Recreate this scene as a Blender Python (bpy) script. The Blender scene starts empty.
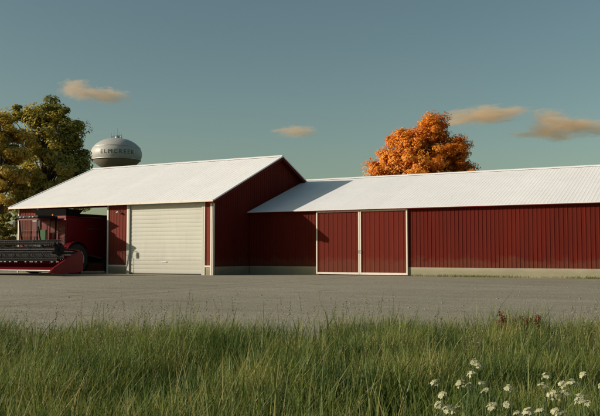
import bpy, bmesh, math, random
import numpy as np
from mathutils import Vector, Matrix
random.seed(7); rng = np.random.default_rng(7)
R = math.radians
scene = bpy.context.scene
col = scene.collection

# ------------------------------------------------------------------ camera
CAM_H = 1.26
YAW = 28.6
FPX = 790.0                      # focal length in pixels of the 600 px wide photo
cam_data = bpy.data.cameras.new('camera'); cam = bpy.data.objects.new('camera', cam_data); col.objects.link(cam)
cam_data.sensor_width = 36; cam_data.lens = 36 * FPX / 600
cam_data.clip_start = 0.1; cam_data.clip_end = 20000
cam.location = (0, 0, CAM_H); cam.rotation_euler = (R(90 + 3.33), 0, R(YAW))
scene.camera = cam
FW = Vector((-math.sin(R(YAW)), math.cos(R(YAW)), 0)); RT = Vector((math.cos(R(YAW)), math.sin(R(YAW)), 0))
def pt(px, depth, z=0):          # a point of the map at a distance ahead, in line with a photo column
    v = FW * depth + RT * ((px - 300) / FPX * depth); return Vector((v.x, v.y, z))

# ------------------------------------------------------------------ sky, sun, exposure
SUN_EL = 18.3
to_sun = Vector((-5.6, -4.6, 0)).normalized()
sun_az = math.atan2(to_sun.x, to_sun.y)          # clockwise from +Y
world = bpy.data.worlds.new('World'); scene.world = world; world.use_nodes = True
wn = world.node_tree.nodes; wl = world.node_tree.links; wn.clear()
sky = wn.new('ShaderNodeTexSky'); sky.sky_type = 'NISHITA'; sky.sun_disc = False
sky.sun_elevation = R(SUN_EL); sky.sun_rotation = sun_az
sky.air_density = 1.0; sky.dust_density = 1.5; sky.ozone_density = 1.0
tint = wn.new('ShaderNodeMixRGB'); tint.blend_type = 'MULTIPLY'; tint.inputs[0].default_value = 1
tint.inputs[2].default_value = (1.0, 1.07, 0.88, 1)
bg = wn.new('ShaderNodeBackground'); bg.inputs[1].default_value = 0.074
wo = wn.new('ShaderNodeOutputWorld')
wl.new(sky.outputs[0], tint.inputs[1]); wl.new(tint.outputs[0], bg.inputs[0]); wl.new(bg.outputs[0], wo.inputs[0])
sd = bpy.data.lights.new('sun', 'SUN'); sd.energy = 4.6; sd.angle = R(0.5); sd.color = (1.0, 0.88, 0.73)
sun = bpy.data.objects.new('sun', sd); col.objects.link(sun)
ld = Vector((to_sun.x * math.cos(R(SUN_EL)), to_sun.y * math.cos(R(SUN_EL)), math.sin(R(SUN_EL))))
sun.rotation_euler = ld.to_track_quat('Z', 'Y').to_euler(); sun.location = (-30, -20, 40)
vs = scene.view_settings; vs.view_transform = 'Standard'; vs.look = 'None'; vs.exposure = 0.2; vs.gamma = 1; vs.use_curve_mapping = False
scene.cycles.volume_bounces = 2
scene.cycles.transparent_max_bounces = 12

# ------------------------------------------------------------------ material helpers
class NT:
    def __init__(s, name):
        s.m = bpy.data.materials.new(name); s.m.use_nodes = True; s.t = s.m.node_tree
        s.b = s.t.nodes['Principled BSDF']; s.out = s.t.nodes['Material Output']
        s.tc = s.t.nodes.new('ShaderNodeTexCoord'); s.geo = None
    def n(s, typ, **kw):
        nd = s.t.nodes.new(typ)
        for k, v in kw.items():
            if k.startswith('i_'): nd.inputs[k[2:].replace('_', ' ')].default_value = v
            else: setattr(nd, k, v)
        return nd
    def l(s, a, b): s.t.links.new(a, b)
    def pos(s):
        if not s.geo: s.geo = s.n('ShaderNodeNewGeometry')
        return s.geo.outputs['Position']
    def scaled(s, v):
        mp = s.n('ShaderNodeMapping'); mp.inputs['Scale'].default_value = v; s.l(s.pos(), mp.inputs[0]); return mp.outputs[0]
    def noise(s, scale, detail=4, vec=None, rough=0.6):
        nd = s.n('ShaderNodeTexNoise'); nd.inputs['Scale'].default_value = scale; nd.inputs['Detail'].default_value = detail
        nd.inputs['Roughness'].default_value = rough; s.l(vec or s.pos(), nd.inputs['Vector']); return nd.outputs[0]
    def ramp(s, fac, stops):
        nd = s.n('ShaderNodeValToRGB'); e = nd.color_ramp.elements
        while len(e) < len(stops): e.new(0.5)
        for el, (p, c) in zip(e, stops): el.position = p; el.color = (*c, 1) if len(c) == 3 else c
        s.l(fac, nd.inputs[0]); return nd.outputs[0]
    def mix(s, a, b, fac, mode='MIX'):
        nd = s.n('ShaderNodeMixRGB', blend_type=mode)
        for i, x in ((0, fac), (1, a), (2, b)):
            if isinstance(x, (int, float)): nd.inputs[i].default_value = x
            elif isinstance(x, tuple): nd.inputs[i].default_value = (*x, 1)
            else: s.l(x, nd.inputs[i])
        return nd.outputs[0]
    def bump(s, h, strength=0.3, dist=0.02):
        nd = s.n('ShaderNodeBump'); nd.inputs['Strength'].default_value = strength; nd.inputs['Distance'].default_value = dist
        s.l(h, nd.inputs['Height']); s.l(nd.outputs[0], s.b.inputs['Normal'])
    def base(s, x):
        if isinstance(x, tuple): s.b.inputs['Base Color'].default_value = (*x, 1)
        else: s.l(x, s.b.inputs['Base Color'])
    def set(s, rough=0.6, metal=0.0, spec=None):
        s.b.inputs['Roughness'].default_value = rough; s.b.inputs['Metallic'].default_value = metal
        if spec is not None: s.b.inputs['Specular IOR Level'].default_value = spec

def painted(name, c, rough=0.55, var=0.15, dirt=(0.10, 0.085, 0.06), dirt_amt=0.35, metal=0.0, spec=0.4, streak=True, panel=0.0, splash=None):
    t = NT(name)
    n1 = t.noise(0.6, 5, t.scaled((1, 1, 0.25)) if streak else None)
    lo = tuple(x * (1 - var) for x in c); hi = tuple(min(1, x * (1 + var)) for x in c)
    b = t.ramp(n1, [(0.3, lo), (0.7, hi)])
    n2 = t.noise(3.5, 6, t.scaled((1, 1, 0.12)) if streak else None)
    f = t.ramp(n2, [(0.52, (0, 0, 0)), (0.78, (dirt_amt,) * 3)])
    out = t.mix(b, dirt, f)
    if panel:                                             # sheets a little differently weathered, one beside the other
        sp = t.n('ShaderNodeSeparateXYZ'); t.l(t.pos(), sp.inputs[0])
        k = t.n('ShaderNodeMath', operation='SNAP'); t.l(sp.outputs[0], k.inputs[0]); k.inputs[1].default_value = 0.9
        w = t.n('ShaderNodeTexWhiteNoise', noise_dimensions='1D'); t.l(k.outputs[0], w.inputs['W'])
        out = t.mix(out, t.ramp(w.outputs['Value'], [(0, (1 - panel,) * 3), (1, (1 + panel,) * 3)]), 1.0, 'MULTIPLY')
    if splash:                                            # mud splashed up from the yard
        sp = t.n('ShaderNodeSeparateXYZ'); t.l(t.pos(), sp.inputs[0])
        ma = t.n('ShaderNodeMath', operation='MULTIPLY_ADD'); t.l(t.noise(1.7, 7, None, .7), ma.inputs[0]); ma.inputs[1].default_value = -1.6; t.l(sp.outputs[2], ma.inputs[2])
        out = t.mix(out, splash, t.ramp(ma.outputs[0], [(-0.0, (.22,) * 3), (.3, (0,) * 3)]))
    t.base(out); t.set(rough, metal, spec)
    t.bump(t.noise(14, 3), 0.08, 0.01)
    return t.m

M = {}
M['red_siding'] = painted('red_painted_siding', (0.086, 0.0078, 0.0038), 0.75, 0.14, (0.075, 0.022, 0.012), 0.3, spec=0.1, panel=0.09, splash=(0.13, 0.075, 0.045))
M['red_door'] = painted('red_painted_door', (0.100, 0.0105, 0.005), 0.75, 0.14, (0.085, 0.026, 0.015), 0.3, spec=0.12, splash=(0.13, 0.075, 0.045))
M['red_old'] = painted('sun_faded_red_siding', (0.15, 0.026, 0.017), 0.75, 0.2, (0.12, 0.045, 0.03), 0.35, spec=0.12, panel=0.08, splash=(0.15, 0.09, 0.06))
M['white_roof'] = painted('white_metal_roof', (0.79, 0.79, 0.80), 0.55, 0.03, (0.60, 0.57, 0.53), 0.4, spec=0.25, panel=0.03)
M['trim'] = painted('white_trim', (0.58, 0.53, 0.47), 0.5, 0.06, (0.3, 0.25, 0.2), 0.4)
M['cream'] = painted('cream_roller_slats', (0.42, 0.42, 0.37), 0.6, 0.03, (0.3, 0.28, 0.22), 0.3, splash=(0.26, 0.23, 0.17))
M['dark_gap'] = painted('dark_rubber_seal', (0.03, 0.03, 0.03), 0.8)
M['galv'] = painted('galvanised_steel', (0.35, 0.36, 0.36), 0.45, 0.15, metal=0.6)
M['timber'] = painted('weathered_timber', (0.16, 0.11, 0.07), 0.8, 0.3)
M['hred'] = painted('combine_red_paint', (0.15, 0.004, 0.009), 0.42, 0.08, (0.09, 0.018, 0.016), 0.25, spec=0.2)
M['hblack'] = painted('combine_black_plastic', (0.007, 0.007, 0.008), 0.6, 0.2, (0.022, 0.018, 0.015), 0.35, spec=0.2)
M['hsteel'] = painted('worn_header_steel', (0.09, 0.08, 0.065), 0.5, 0.3, metal=0.3)
M['hwhite'] = painted('pale_rim_and_glint_paint', (0.55, 0.54, 0.5), 0.45, 0.1)
M['green'] = painted('green_seat_cloth', (0.05, 0.13, 0.06), 0.8, 0.1)
M['lampy'] = painted('lamp_lens', (0.7, 0.66, 0.6), 0.15, 0.05)
M['amber'] = painted('amber_lens', (0.8, 0.25, 0.03), 0.2, 0.05)
def tyre_mat():
    t = NT('tyre_rubber'); t.base(t.ramp(t.noise(9, 4), [(0.3, (0.012, 0.012, 0.012)), (0.75, (0.045, 0.04, 0.033))])); t.set(0.85); return t.m
M['tyre'] = tyre_mat()
def glass_mat():
    t = NT('cab_glass'); t.base((0.55, 0.62, 0.6)); t.set(0.03); t.b.inputs['Transmission Weight'].default_value = 0.0
    tr = t.n('ShaderNodeBsdfTransparent'); tr.inputs[0].default_value = (0.93, 0.96, 0.95, 1)
    gl = t.n('ShaderNodeBsdfGlossy'); gl.inputs['Roughness'].default_value = 0.03
    fr0 = t.n('ShaderNodeLayerWeight'); fr0.inputs[0].default_value = 0.25; fr = t.n('ShaderNodeMath', operation='MULTIPLY_ADD'); t.l(fr0.outputs['Facing'], fr.inputs[0]); fr.inputs[1].default_value = 0.22; fr.inputs[2].default_value = 0.02
    mx = t.n('ShaderNodeMixShader'); t.l(fr.outputs[0], mx.inputs[0]); t.l(tr.outputs[0], mx.inputs[1]); t.l(gl.outputs[0], mx.inputs[2])
    t.l(mx.outputs[0], t.out.inputs['Surface']); return t.m
M['glass'] = glass_mat()
def concrete_mat():
    t = NT('weathered_concrete')
    a = t.ramp(t.noise(1.1, 7), [(0.3, (0.23, 0.205, 0.15)), (0.7, (0.33, 0.295, 0.22))])
    sep = t.n('ShaderNodeSeparateXYZ'); t.l(t.pos(), sep.inputs[0])
    ad = t.n('ShaderNodeMath', operation='MULTIPLY_ADD'); t.l(t.noise(2.2, 6), ad.inputs[0]); ad.inputs[1].default_value = -0.55; t.l(sep.outputs[2], ad.inputs[2])
    moss = t.ramp(ad.outputs[0], [(-0.0, (0.45,) * 3), (0.16, (0,) * 3)])   # moss creeping up from the ground
    t.base(t.mix(a, (0.15, 0.155, 0.07), moss)); t.set(0.9); t.bump(t.noise(18, 6), 0.5, 0.02); return t.m
M['concrete'] = concrete_mat()
def floor_mat():
    t = NT('dusty_concrete_floor'); t.base(t.ramp(t.noise(0.7, 6), [(0.3, (0.14, 0.13, 0.11)), (0.7, (0.24, 0.22, 0.18))])); t.set(0.9); return t.m
M['floor'] = floor_mat()
def gravel_mat():
    t = NT('gravel')
    big = t.ramp(t.noise(0.09, 4), [(0.35, (0.265, 0.245, 0.186)), (0.68, (0.345, 0.315, 0.25))])
    streaks = t.ramp(t.noise(0.5, 7, t.scaled((0.5, 1.1, 1)), 0.7), [(0.3, (0.84, 0.84, 0.82)), (0.5, (1, 1, 1)), (0.72, (1.1, 1.08, 1.06))])
    mp = t.n('ShaderNodeMapping'); mp.inputs['Rotation'].default_value = (0, 0, -R(12)); mp.inputs['Scale'].default_value = (0.05, 1.1, 1); t.l(t.pos(), mp.inputs[0])
    track = t.ramp(t.noise(0.55, 3, mp.outputs[0]), [(0.42, (1, 1, 1)), (0.5, (0.92, 0.92, 0.91)), (0.6, (1, 1, 1))])
    v = t.n('ShaderNodeTexVoronoi'); v.inputs['Scale'].default_value = 26; t.l(t.pos(), v.inputs['Vector'])
    sep = t.n('ShaderNodeSeparateColor'); t.l(v.outputs['Color'], sep.inputs[0])
    st = t.ramp(sep.outputs[0], [(0.0, (0.72, 0.7, 0.68)), (0.6, (1.0, 1.0, 1.0)), (1.0, (1.45, 1.42, 1.36))])
    a = t.mix(big, streaks, 1.0, 'MULTIPLY'); a = t.mix(a, st, 0.75, 'MULTIPLY'); a = t.mix(a, track, 1.0, 'MULTIPLY')
    for (ox, rot, amp) in ((-20.6, -14, 1.6), (-31.0, 9, 2.2)):     # faint wheel tracks swinging towards the doors
        mp = t.n('ShaderNodeMapping'); mp.inputs['Rotation'].default_value = (0, 0, R(rot)); t.l(t.pos(), mp.inputs[0])
        sp = t.n('ShaderNodeSeparateXYZ'); t.l(mp.outputs[0], sp.inputs[0])
        w1 = t.n('ShaderNodeMath', operation='MULTIPLY'); t.l(sp.outputs[1], w1.inputs[0]); w1.inputs[1].default_value = .11
        w2 = t.n('ShaderNodeMath', operation='SINE'); t.l(w1.outputs[0], w2.inputs[0])
        w3 = t.n('ShaderNodeMath', operation='MULTIPLY_ADD'); t.l(w2.outputs[0], w3.inputs[0]); w3.inputs[1].default_value = amp; t.l(sp.outputs[0], w3.inputs[2])
        cx_ = ox * math.cos(R(rot)) - 38 * math.sin(R(rot))
        w4 = t.n('ShaderNodeMath', operation='SUBTRACT'); t.l(w3.outputs[0], w4.inputs[0]); w4.inputs[1].default_value = cx_
        w5 = t.n('ShaderNodeMath', operation='ABSOLUTE'); t.l(w4.outputs[0], w5.inputs[0])
        w6 = t.n('ShaderNodeMath', operation='MULTIPLY_ADD'); t.l(t.noise(1.2, 5), w6.inputs[0]); w6.inputs[1].default_value = .5; t.l(w5.outputs[0], w6.inputs[2])
        f = t.ramp(w6.outputs[0], [(0.0, (1, 1, 1)), (.1, (1.05, 1.05, 1.04))]); e = f.node.color_ramp.elements
        w7 = t.n('ShaderNodeMath', operation='DIVIDE'); t.l(w6.outputs[0], w7.inputs[0]); w7.inputs[1].default_value = 2.4
        f = t.ramp(w7.outputs[0], [(.30, (1, 1, 1)), (.42, (.84, .83, .82)), (.55, (1.08, 1.07, 1.05)), (.72, (1, 1, 1))])
        a = t.mix(a, f, 1.0, 'MULTIPLY')
    gp = t.ramp(t.noise(0.35, 8, None, 0.7), [(0.60, (0, 0, 0)), (0.70, (0.55,) * 3)])
    a = t.mix(a, (0.10, 0.115, 0.045), gp)
    t.base(a); t.set(0.95, spec=0.15)
    h = t.mix(v.outputs['Distance'], t.noise(1.5, 8), 0.6); t.bump(h, 0.5, 0.03); return t.m
M['gravel'] = gravel_mat()
def ground_mat(name, lo, hi, s):
    t = NT(name); t.base(t.mix(t.ramp(t.noise(s, 8), [(0.3, lo), (0.7, hi)]), t.ramp(t.noise(s * 40, 4), [(0.3, (0.6, 0.6, 0.6)), (0.7, (1.1, 1.1, 1.1))]), 1.0, 'MULTIPLY'))
    t.set(0.95, spec=0.1); t.bump(t.noise(s * 60, 5), 0.6, 0.05); return t.m
M['field'] = ground_mat('field_turf', (0.07, 0.08, 0.03), (0.12, 0.12, 0.05), 0.05)
M['soil'] = ground_mat('verge_soil', (0.035, 0.035, 0.018), (0.07, 0.06, 0.035), 0.8)
def leaf_mat(name, cols, trans=0.45):
    t = NT(name)
    at = t.n('ShaderNodeAttribute'); at.attribute_name = 'var'
    c = t.ramp(at.outputs['Fac'], [(i / (len(cols) - 1), cc) for i, cc in enumerate(cols)])
    df = t.n('ShaderNodeBsdfDiffuse'); t.l(c, df.inputs[0])
    tl = t.n('ShaderNodeBsdfTranslucent'); t.l(c, tl.inputs[0])
    gl = t.n('ShaderNodeBsdfGlossy'); gl.inputs['Roughness'].default_value = 0.55; gl.inputs[0].default_value = (0.5, 0.5, 0.45, 1)
    mx = t.n('ShaderNodeMixShader'); mx.inputs[0].default_value = trans; t.l(df.outputs[0], mx.inputs[1]); t.l(tl.outputs[0], mx.inputs[2])
    m2 = t.n('ShaderNodeMixShader'); m2.inputs[0].default_value = 0.05; t.l(mx.outputs[0], m2.inputs[1]); t.l(gl.outputs[0], m2.inputs[2])
    t.l(m2.outputs[0], t.out.inputs['Surface']); return t.m
M['grass'] = leaf_mat('grass_blades', [(0.032, 0.062, 0.012), (0.06, 0.11, 0.02), (0.115, 0.165, 0.028), (0.20, 0.225, 0.048), (0.34, 0.27, 0.10)], 0.4)
M['seed'] = leaf_mat('dry_seed_stalks', [(0.10, 0.09, 0.045), (0.15, 0.16, 0.07), (0.24, 0.22, 0.11)], 0.3)
M['leaf_olive'] = leaf_mat('olive_autumn_leaves', [(0.12, 0.13, 0.03), (0.24, 0.23, 0.05), (0.42, 0.35, 0.065), (0.62, 0.44, 0.075)], 0.35)
M['leaf_yellow'] = leaf_mat('yellow_autumn_leaves', [(0.34, 0.26, 0.05), (0.55, 0.39, 0.07), (0.70, 0.48, 0.08)], 0.35)
M['leaf_orange'] = leaf_mat('orange_autumn_leaves', [(0.60, 0.18, 0.02), (0.82, 0.32, 0.035), (0.88, 0.44, 0.06)], 0.4)
M['leaf_green'] = leaf_mat('green_shrub_leaves', [(0.04, 0.06, 0.02), (0.08, 0.10, 0.03), (0.14, 0.14, 0.05)], 0.35)
M['bark'] = painted('tree_bark', (0.09, 0.065, 0.045), 0.9, 0.35)
M['petal'] = leaf_mat('white_petals', [(0.48, 0.48, 0.30), (0.64, 0.63, 0.45)], 0.3)
M['rust'] = leaf_mat('rust_red_seeds', [(0.20, 0.06, 0.028), (0.32, 0.11, 0.05)], 0.25)
M['stem'] = leaf_mat('green_stems', [(0.08, 0.12, 0.04), (0.12, 0.16, 0.06)], 0.2)
M['tank'] = painted('pale_tank_paint', (0.40, 0.40, 0.375), 0.45, 0.05, (0.2, 0.18, 0.15), 0.4)
M['tank_low'] = painted('shade_darkened_tank_paint', (0.19, 0.17, 0.14), 0.6, 0.1)  # same paint as the tank, the underside's shade put into the colour
M['letter'] = painted('dark_lettering', (0.075, 0.08, 0.085), 0.6, 0.05)

# ------------------------------------------------------------------ mesh helpers
def tag(o, label=None, cat=None, group=None, kind=None):
    if label: o['label'] = label
    if cat: o['category'] = cat
    if group: o['group'] = group
    if kind: o['kind'] = kind
    return o
def thing(name, label, cat, loc=(0, 0, 0), group=None):
    o = bpy.data.objects.new(name, None); col.objects.link(o); o.location = loc; o.empty_display_size = 0.3
    return tag(o, label, cat, group)
def wloc(o):
    v = Vector((0, 0, 0))
    while o: v += Vector(o.location); o = o.parent
    return v
class MB:
    def __init__(s): s.v = []; s.f = []
    def add(s, vs, fs):
        k = len(s.v); s.v += [tuple(v) for v in vs]; s.f += [tuple(i + k for i in f) for f in fs]; return s
    def box(s, x0, x1, y0, y1, z0, z1):
        return s.add([(x0, y0, z0), (x1, y0, z0), (x1, y1, z0), (x0, y1, z0), (x0, y0, z1), (x1, y0, z1), (x1, y1, z1), (x0, y1, z1)],
                     [(0, 3, 2, 1), (4, 5, 6, 7), (0, 1, 5, 4), (1, 2, 6, 5), (2, 3, 7, 6), (3, 0, 4, 7)])
    def hexa(s, lo, hi):  # two rings of n points
        n = len(lo); return s.add(list(lo) + list(hi), [tuple(range(n))[::-1], tuple(range(n, 2 * n))] + [(i, (i + 1) % n, n + (i + 1) % n, n + i) for i in range(n)])
    def tube(s, pts, rad, n=8):
        pts = [Vector(p) for p in pts]; rad = rad if isinstance(rad, (list, tuple)) else [rad] * len(pts)
        rings = []
        for i, p in enumerate(pts):
            d = (pts[min(i + 1, len(pts) - 1)] - pts[max(i - 1, 0)]).normalized()
            a = d.cross(Vector((0, 0, 1)) if abs(d.z) < 0.9 else Vector((1, 0, 0))).normalized(); b = d.cross(a)
            rings.append([p + (a * math.cos(2 * math.pi * k / n) + b * math.sin(2 * math.pi * k / n)) * rad[i] for k in range(n)])
        vs = [v for r in rings for v in r]; fs = []
        for i in range(len(pts) - 1):
            for k in range(n): fs.append((i * n + k, i * n + (k + 1) % n, (i + 1) * n + (k + 1) % n, (i + 1) * n + k))
        fs.append(tuple(range(n))[::-1]); fs.append(tuple((len(pts) - 1) * n + k for k in range(n)))
        return s.add(vs, fs)
    def lathe(s, prof, c, axis='Z', n=32):
        c = Vector(c); vs = []
        for (r, h) in prof:
            for k in range(n):
                a = 2 * math.pi * k / n
                if axis == 'Z': vs.append(c + Vector((r * math.cos(a), r * math.sin(a), h)))
                else: vs.append(c + Vector((h, r * math.cos(a), r * math.sin(a))))
        fs = [(i * n + k, i * n + (k + 1) % n, (i + 1) * n + (k + 1) % n, (i + 1) * n + k) for i in range(len(prof) - 1) for k in range(n)]
        fs.append(tuple(range(n))[::-1]); fs.append(tuple((len(prof) - 1) * n + k for k in range(n)))
        return s.add(vs, fs)
    def build(s, name, mat, parent=None, label=None, smooth=False, bevel=0):
        off = wloc(parent) if parent else Vector((0, 0, 0))
        me = bpy.data.meshes.new(name); me.from_pydata([tuple(Vector(v) - off) for v in s.v], [], s.f)
        bm = bmesh.new(); bm.from_mesh(me); bmesh.ops.recalc_face_normals(bm, faces=bm.faces); bm.to_mesh(me); bm.free()
        me.materials.append(mat)
        if smooth:
            me.polygons.foreach_set('use_smooth', [True] * len(me.polygons))
            try: me.set_sharp_from_angle(angle=R(40))
            except Exception: pass
        o = bpy.data.objects.new(name, me); col.objects.link(o); o.parent = parent
        if bevel:
            b = o.modifiers.new('bevel', 'BEVEL'); b.width = bevel; b.segments = 2; b.limit_method = 'ANGLE'
        if label: o['label'] = label
        return o

def sheet(O, U, V, N, u0, u1, vlo, vhi, pitch=0.23, rib=0.028, ribw=0.38, back=0.05, phase=0.0):
    """ribbed steel sheet: U across the ribs, V along them, N outwards"""
    O, U, V, N = Vector(O), Vector(U), Vector(V), Vector(N)
    us = []
    k = math.floor((u0 - phase) / pitch) - 1
    while True:
        a = phase + k * pitch
        if a > u1 + pitch: break
        us += [(a, 0), (a + pitch * (1 - ribw) , 0), (a + pitch * (1 - ribw * 0.75), rib), (a + pitch * (1 - ribw * 0.25), rib)]
        k += 1
    pr = [(u0, 0)] + [p for p in us if u0 + 1e-3 < p[0] < u1 - 1e-3] + [(u1, 0)]
    f = vlo if callable(vlo) else (lambda u: vlo); g = vhi if callable(vhi) else (lambda u: vhi)
    m = MB(); vs = []
    for (u, n) in pr:
        vs += [O + U * u + V * f(u) + N * n, O + U * u + V * g(u) + N * n, O + U * u + V * f(u) - N * back, O + U * u + V * g(u) - N * back]
    fs = []
    for i in range(len(pr) - 1):
        a, b = i * 4, (i + 1) * 4
        fs += [(a, b, b + 1, a + 1), (a + 2, a + 3, b + 3, b + 2), (a + 1, b + 1, b + 3, a + 3), (a, a + 2, b + 2, b)]
    e = (len(pr) - 1) * 4
    fs += [(0, 1, 3, 2), (e, e + 2, e + 3, e + 1)]
    return m.add(vs, fs)

def npmesh(name, verts, quads, mat, parent=None, var=None):
    me = bpy.data.meshes.new(name); nv, nf = len(verts), len(quads)
    me.vertices.add(nv); me.vertices.foreach_set('co', verts.astype(np.float32).ravel())
    me.loops.add(nf * 4); me.loops.foreach_set('vertex_index', quads.astype(np.int32).ravel())
    me.polygons.add(nf); me.polygons.foreach_set('loop_start', np.arange(0, nf * 4, 4, dtype=np.int32))
    me.update(calc_edges=True)
    if var is not None:
        a = me.attributes.new('var', 'FLOAT', 'POINT'); a.data.foreach_set('value', var.astype(np.float32))
    me.materials.append(mat)
    o = bpy.data.objects.new(name, me); col.objects.link(o); o.parent = parent
    return o

# ------------------------------------------------------------------ ground
def ground_sheet(name, pts, z, mat):
    me = bpy.data.meshes.new(name); me.from_pydata([(p[0], p[1], z) for p in pts], [], [tuple(range(len(pts)))]); me.materials.append(mat)
    o = bpy.data.objects.new(name, me); col.objects.link(o); o['kind'] = 'structure'; return o
ground_sheet('ground', [(6000 * math.cos(a * R(6)), 6000 * math.sin(a * R(6))) for a in range(60)], -0.02, M['field'])
def wob(a, b, n, amp):
    a, b = Vector(a), Vector(b); d = (b - a); nr = Vector((-d.y, d.x)).normalized()
    return [tuple(a + d * i / n + nr * (random.uniform(-amp, amp))) for i in range(n)]
yard = wob((-95, -30), (60, -30), 60, 0.6) + wob((60, -30), (60, 75), 60, 0.6) + wob((60, 75), (-62, 75), 60, 0.8) + wob((-62, 75), (-95, -30), 60, 0.8)
ground_sheet('gravel_yard', yard, 0.0, M['gravel'])
VERGE = 10.7
def cs(dep, lat): v = FW * dep + RT * lat; return (v.x, v.y)
vp = [cs(VERGE + 0.35 * math.sin(l * 0.9) + random.uniform(-0.15, 0.15), l) for l in np.arange(-24, 24, 0.4)] + [cs(-8, 24), cs(-8, -24)]
ground_sheet('grass_verge', vp[::-1], 0.004, M['soil'])

# ------------------------------------------------------------------ shed with the open bay (left)
AX0, AX1, AY0, AY1 = -43.5, -27.05, 38.8, 54.2
AEZ = 4.54; ARZ = 7.80; AYM = (AY0 + AY1) / 2; ASL = (ARZ - AEZ) / (AYM - AY0)
FND = 0.5
A = thing('open_bay_shed', 'red shed with open bay, cream roller door and white roof, left of the long barn', 'shed', (AX0, AY0, 0))
BX0, BX1, RX0, RX1 = -41.5, -35.3, -33.55, -27.72      # open bay, roller door
def azt(y): return AEZ + ASL * (min(y, AY0 + AY1 - y) - AY0)
for a, b in ((AX0 + .06, BX0), (BX1, RX0), (RX1, AX1 - 0.06)):
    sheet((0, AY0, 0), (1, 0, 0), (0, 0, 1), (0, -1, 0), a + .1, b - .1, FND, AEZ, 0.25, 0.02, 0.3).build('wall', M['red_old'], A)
    MB().box(a + .05, b - .05, AY0 - 0.01, AY0 + 0.25, -0.3, FND - 0.002).build('foundation', M['concrete'], A)
    m = MB()
    for q in (a, b - 0.11): m.box(q, q + 0.11, AY0 - 0.05, AY0 + 0.12, 0.0, AEZ)
    m.box(a + .11, b - .11, AY0 - 0.045, AY0 + 0.05, FND - 0.03, FND + 0.07); m.build('trim', M['trim'], A)
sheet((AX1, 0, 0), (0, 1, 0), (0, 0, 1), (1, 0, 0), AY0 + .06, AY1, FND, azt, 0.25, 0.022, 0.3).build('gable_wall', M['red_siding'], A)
MB().box(AX1 - 0.25, AX1 + 0.02, AY0 + 0.26, AY1, -0.3, FND - 0.002).build('foundation', M['concrete'], A)
m = MB().box(AX1 - 0.005, AX1 + 0.035, AY0 - 0.05, AY0 + 0.13, 0.0, AEZ - .05); m.build('corner_trim', M['trim'], A)
sheet((AX0, 0, 0), (0, 1, 0), (0, 0, 1), (-1, 0, 0), AY0 + .13, AY1, FND, 4.32, 0.25, 0.022, 0.3).build('gable_wall', M['red_old'], A)
MB().box(AX0 - 0.02, AX0 + 0.25, AY0 + 0.26, AY1, -0.3, FND - 0.002).build('foundation', M['concrete'], A)
sheet((0, AY1, 0), (1, 0, 0), (0, 0, 1), (0, 1, 0), AX0 + .06, AX1 - .06, FND, AEZ, 0.25, 0.022, 0.3).build('back_wall', M['red_siding'], A)
MB().box(AX0, AX1, AY1 - 0.25, AY1 + 0.02, -0.3, FND - 0.002).build('foundation', M['concrete'], A)
MB().box(AX0 + 0.3, AX1 - 0.3, AY0 + 0.02, AY1 - 0.3, -0.2, 0.035).build('floor', M['floor'], A)
sheet((-34.4, 0, 0), (0, 1, 0), (0, 0, 1), (-1, 0, 0), AY0 + .3, AY1 - .3, 0.04, azt, 0.25, 0.02, 0.3).build('partition', M['red_old'], A)
# roof
OV = 0.5; OS = 0.35
sl = Vector((0, 1, ASL)).normalized(); L = (AYM - AY0 + OV) / sl.y
for s in (1, -1):
    y0 = AY0 - OV if s > 0 else AY1 + OV
    O = Vector((0, y0, AEZ + 0.12 - OV * ASL)); V = Vector((0, s * sl.y, sl.z)); N = Vector((0, -s * sl.z, sl.y))
    rf = sheet(O, (1, 0, 0), V, N, AX0 - OS, AX1 + OS, 0, L, 0.3, 0.006, 0.35, 0.04).build('roof_slope', M['white_roof'], A)
    e = y0 + (-0.025 if s > 0 else 0.025)
    MB().box(AX0 - OS, AX1 + OS, min(e, e - s * -0.0) - 0.02, max(e, e) + 0.02, O.z - 0.10, O.z + 0.035).build('fascia', M['trim'], rf)
    for xe in (AX0 - OS, AX1 + OS):
        w = 0.03; a = O + Vector((xe, 0, 0)); b = a + V * L
        q = lambda p, dx, dz: (p.x + dx, p.y, p.z + dz)
        MB().hexa([q(a, -w, -0.24), q(a, w, -0.24), q(b, w, -0.24), q(b, -w, -0.24)], [q(a, -w, -0.05), q(a, w, -0.05), q(b, w, -0.05), q(b, -w, -0.05)]).build('barge_board', M['red_siding'], A)
        g0, g1 = (-OS + .01, -w - .002) if xe > AX0 else (w + .002, OS - .01)
        if xe > AX0: MB().hexa([q(a, g0, -0.2), q(a, g1, -0.2), q(b, g1, -0.2), q(b, g0, -0.2)], [q(a, g0, -0.17), q(a, g1, -0.17), q(b, g1, -0.17), q(b, g0, -0.17)]).build('soffit', M['red_siding'], A)
        MB().hexa([q(a, -w - .02, -0.048), q(a, w + .02, -0.048), q(b, w + .02, -0.048), q(b, -w - .02, -0.048)], [q(a, -w - .02, 0.04), q(a, w + .02, 0.04), q(b, w + .02, 0.04), q(b, -w - .02, 0.04)]).build('edge_flashing', M['white_roof'], A)
zr = AEZ + 0.12 + ASL * (AYM - AY0)
MB().hexa([(AX0 - OS - .03, AYM - .22, zr - .04), (AX1 + OS + .03, AYM - .22, zr - .04), (AX1 + OS + .03, AYM, zr + .05), (AX0 - OS - .03, AYM, zr + .05)],
          [(AX0 - OS - .03, AYM - .22, zr - .02), (AX1 + OS + .03, AYM - .22, zr - .02), (AX1 + OS + .03, AYM, zr + .08), (AX0 - OS - .03, AYM, zr + .08)]).build('ridge_cap', M['white_roof'], A)
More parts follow.
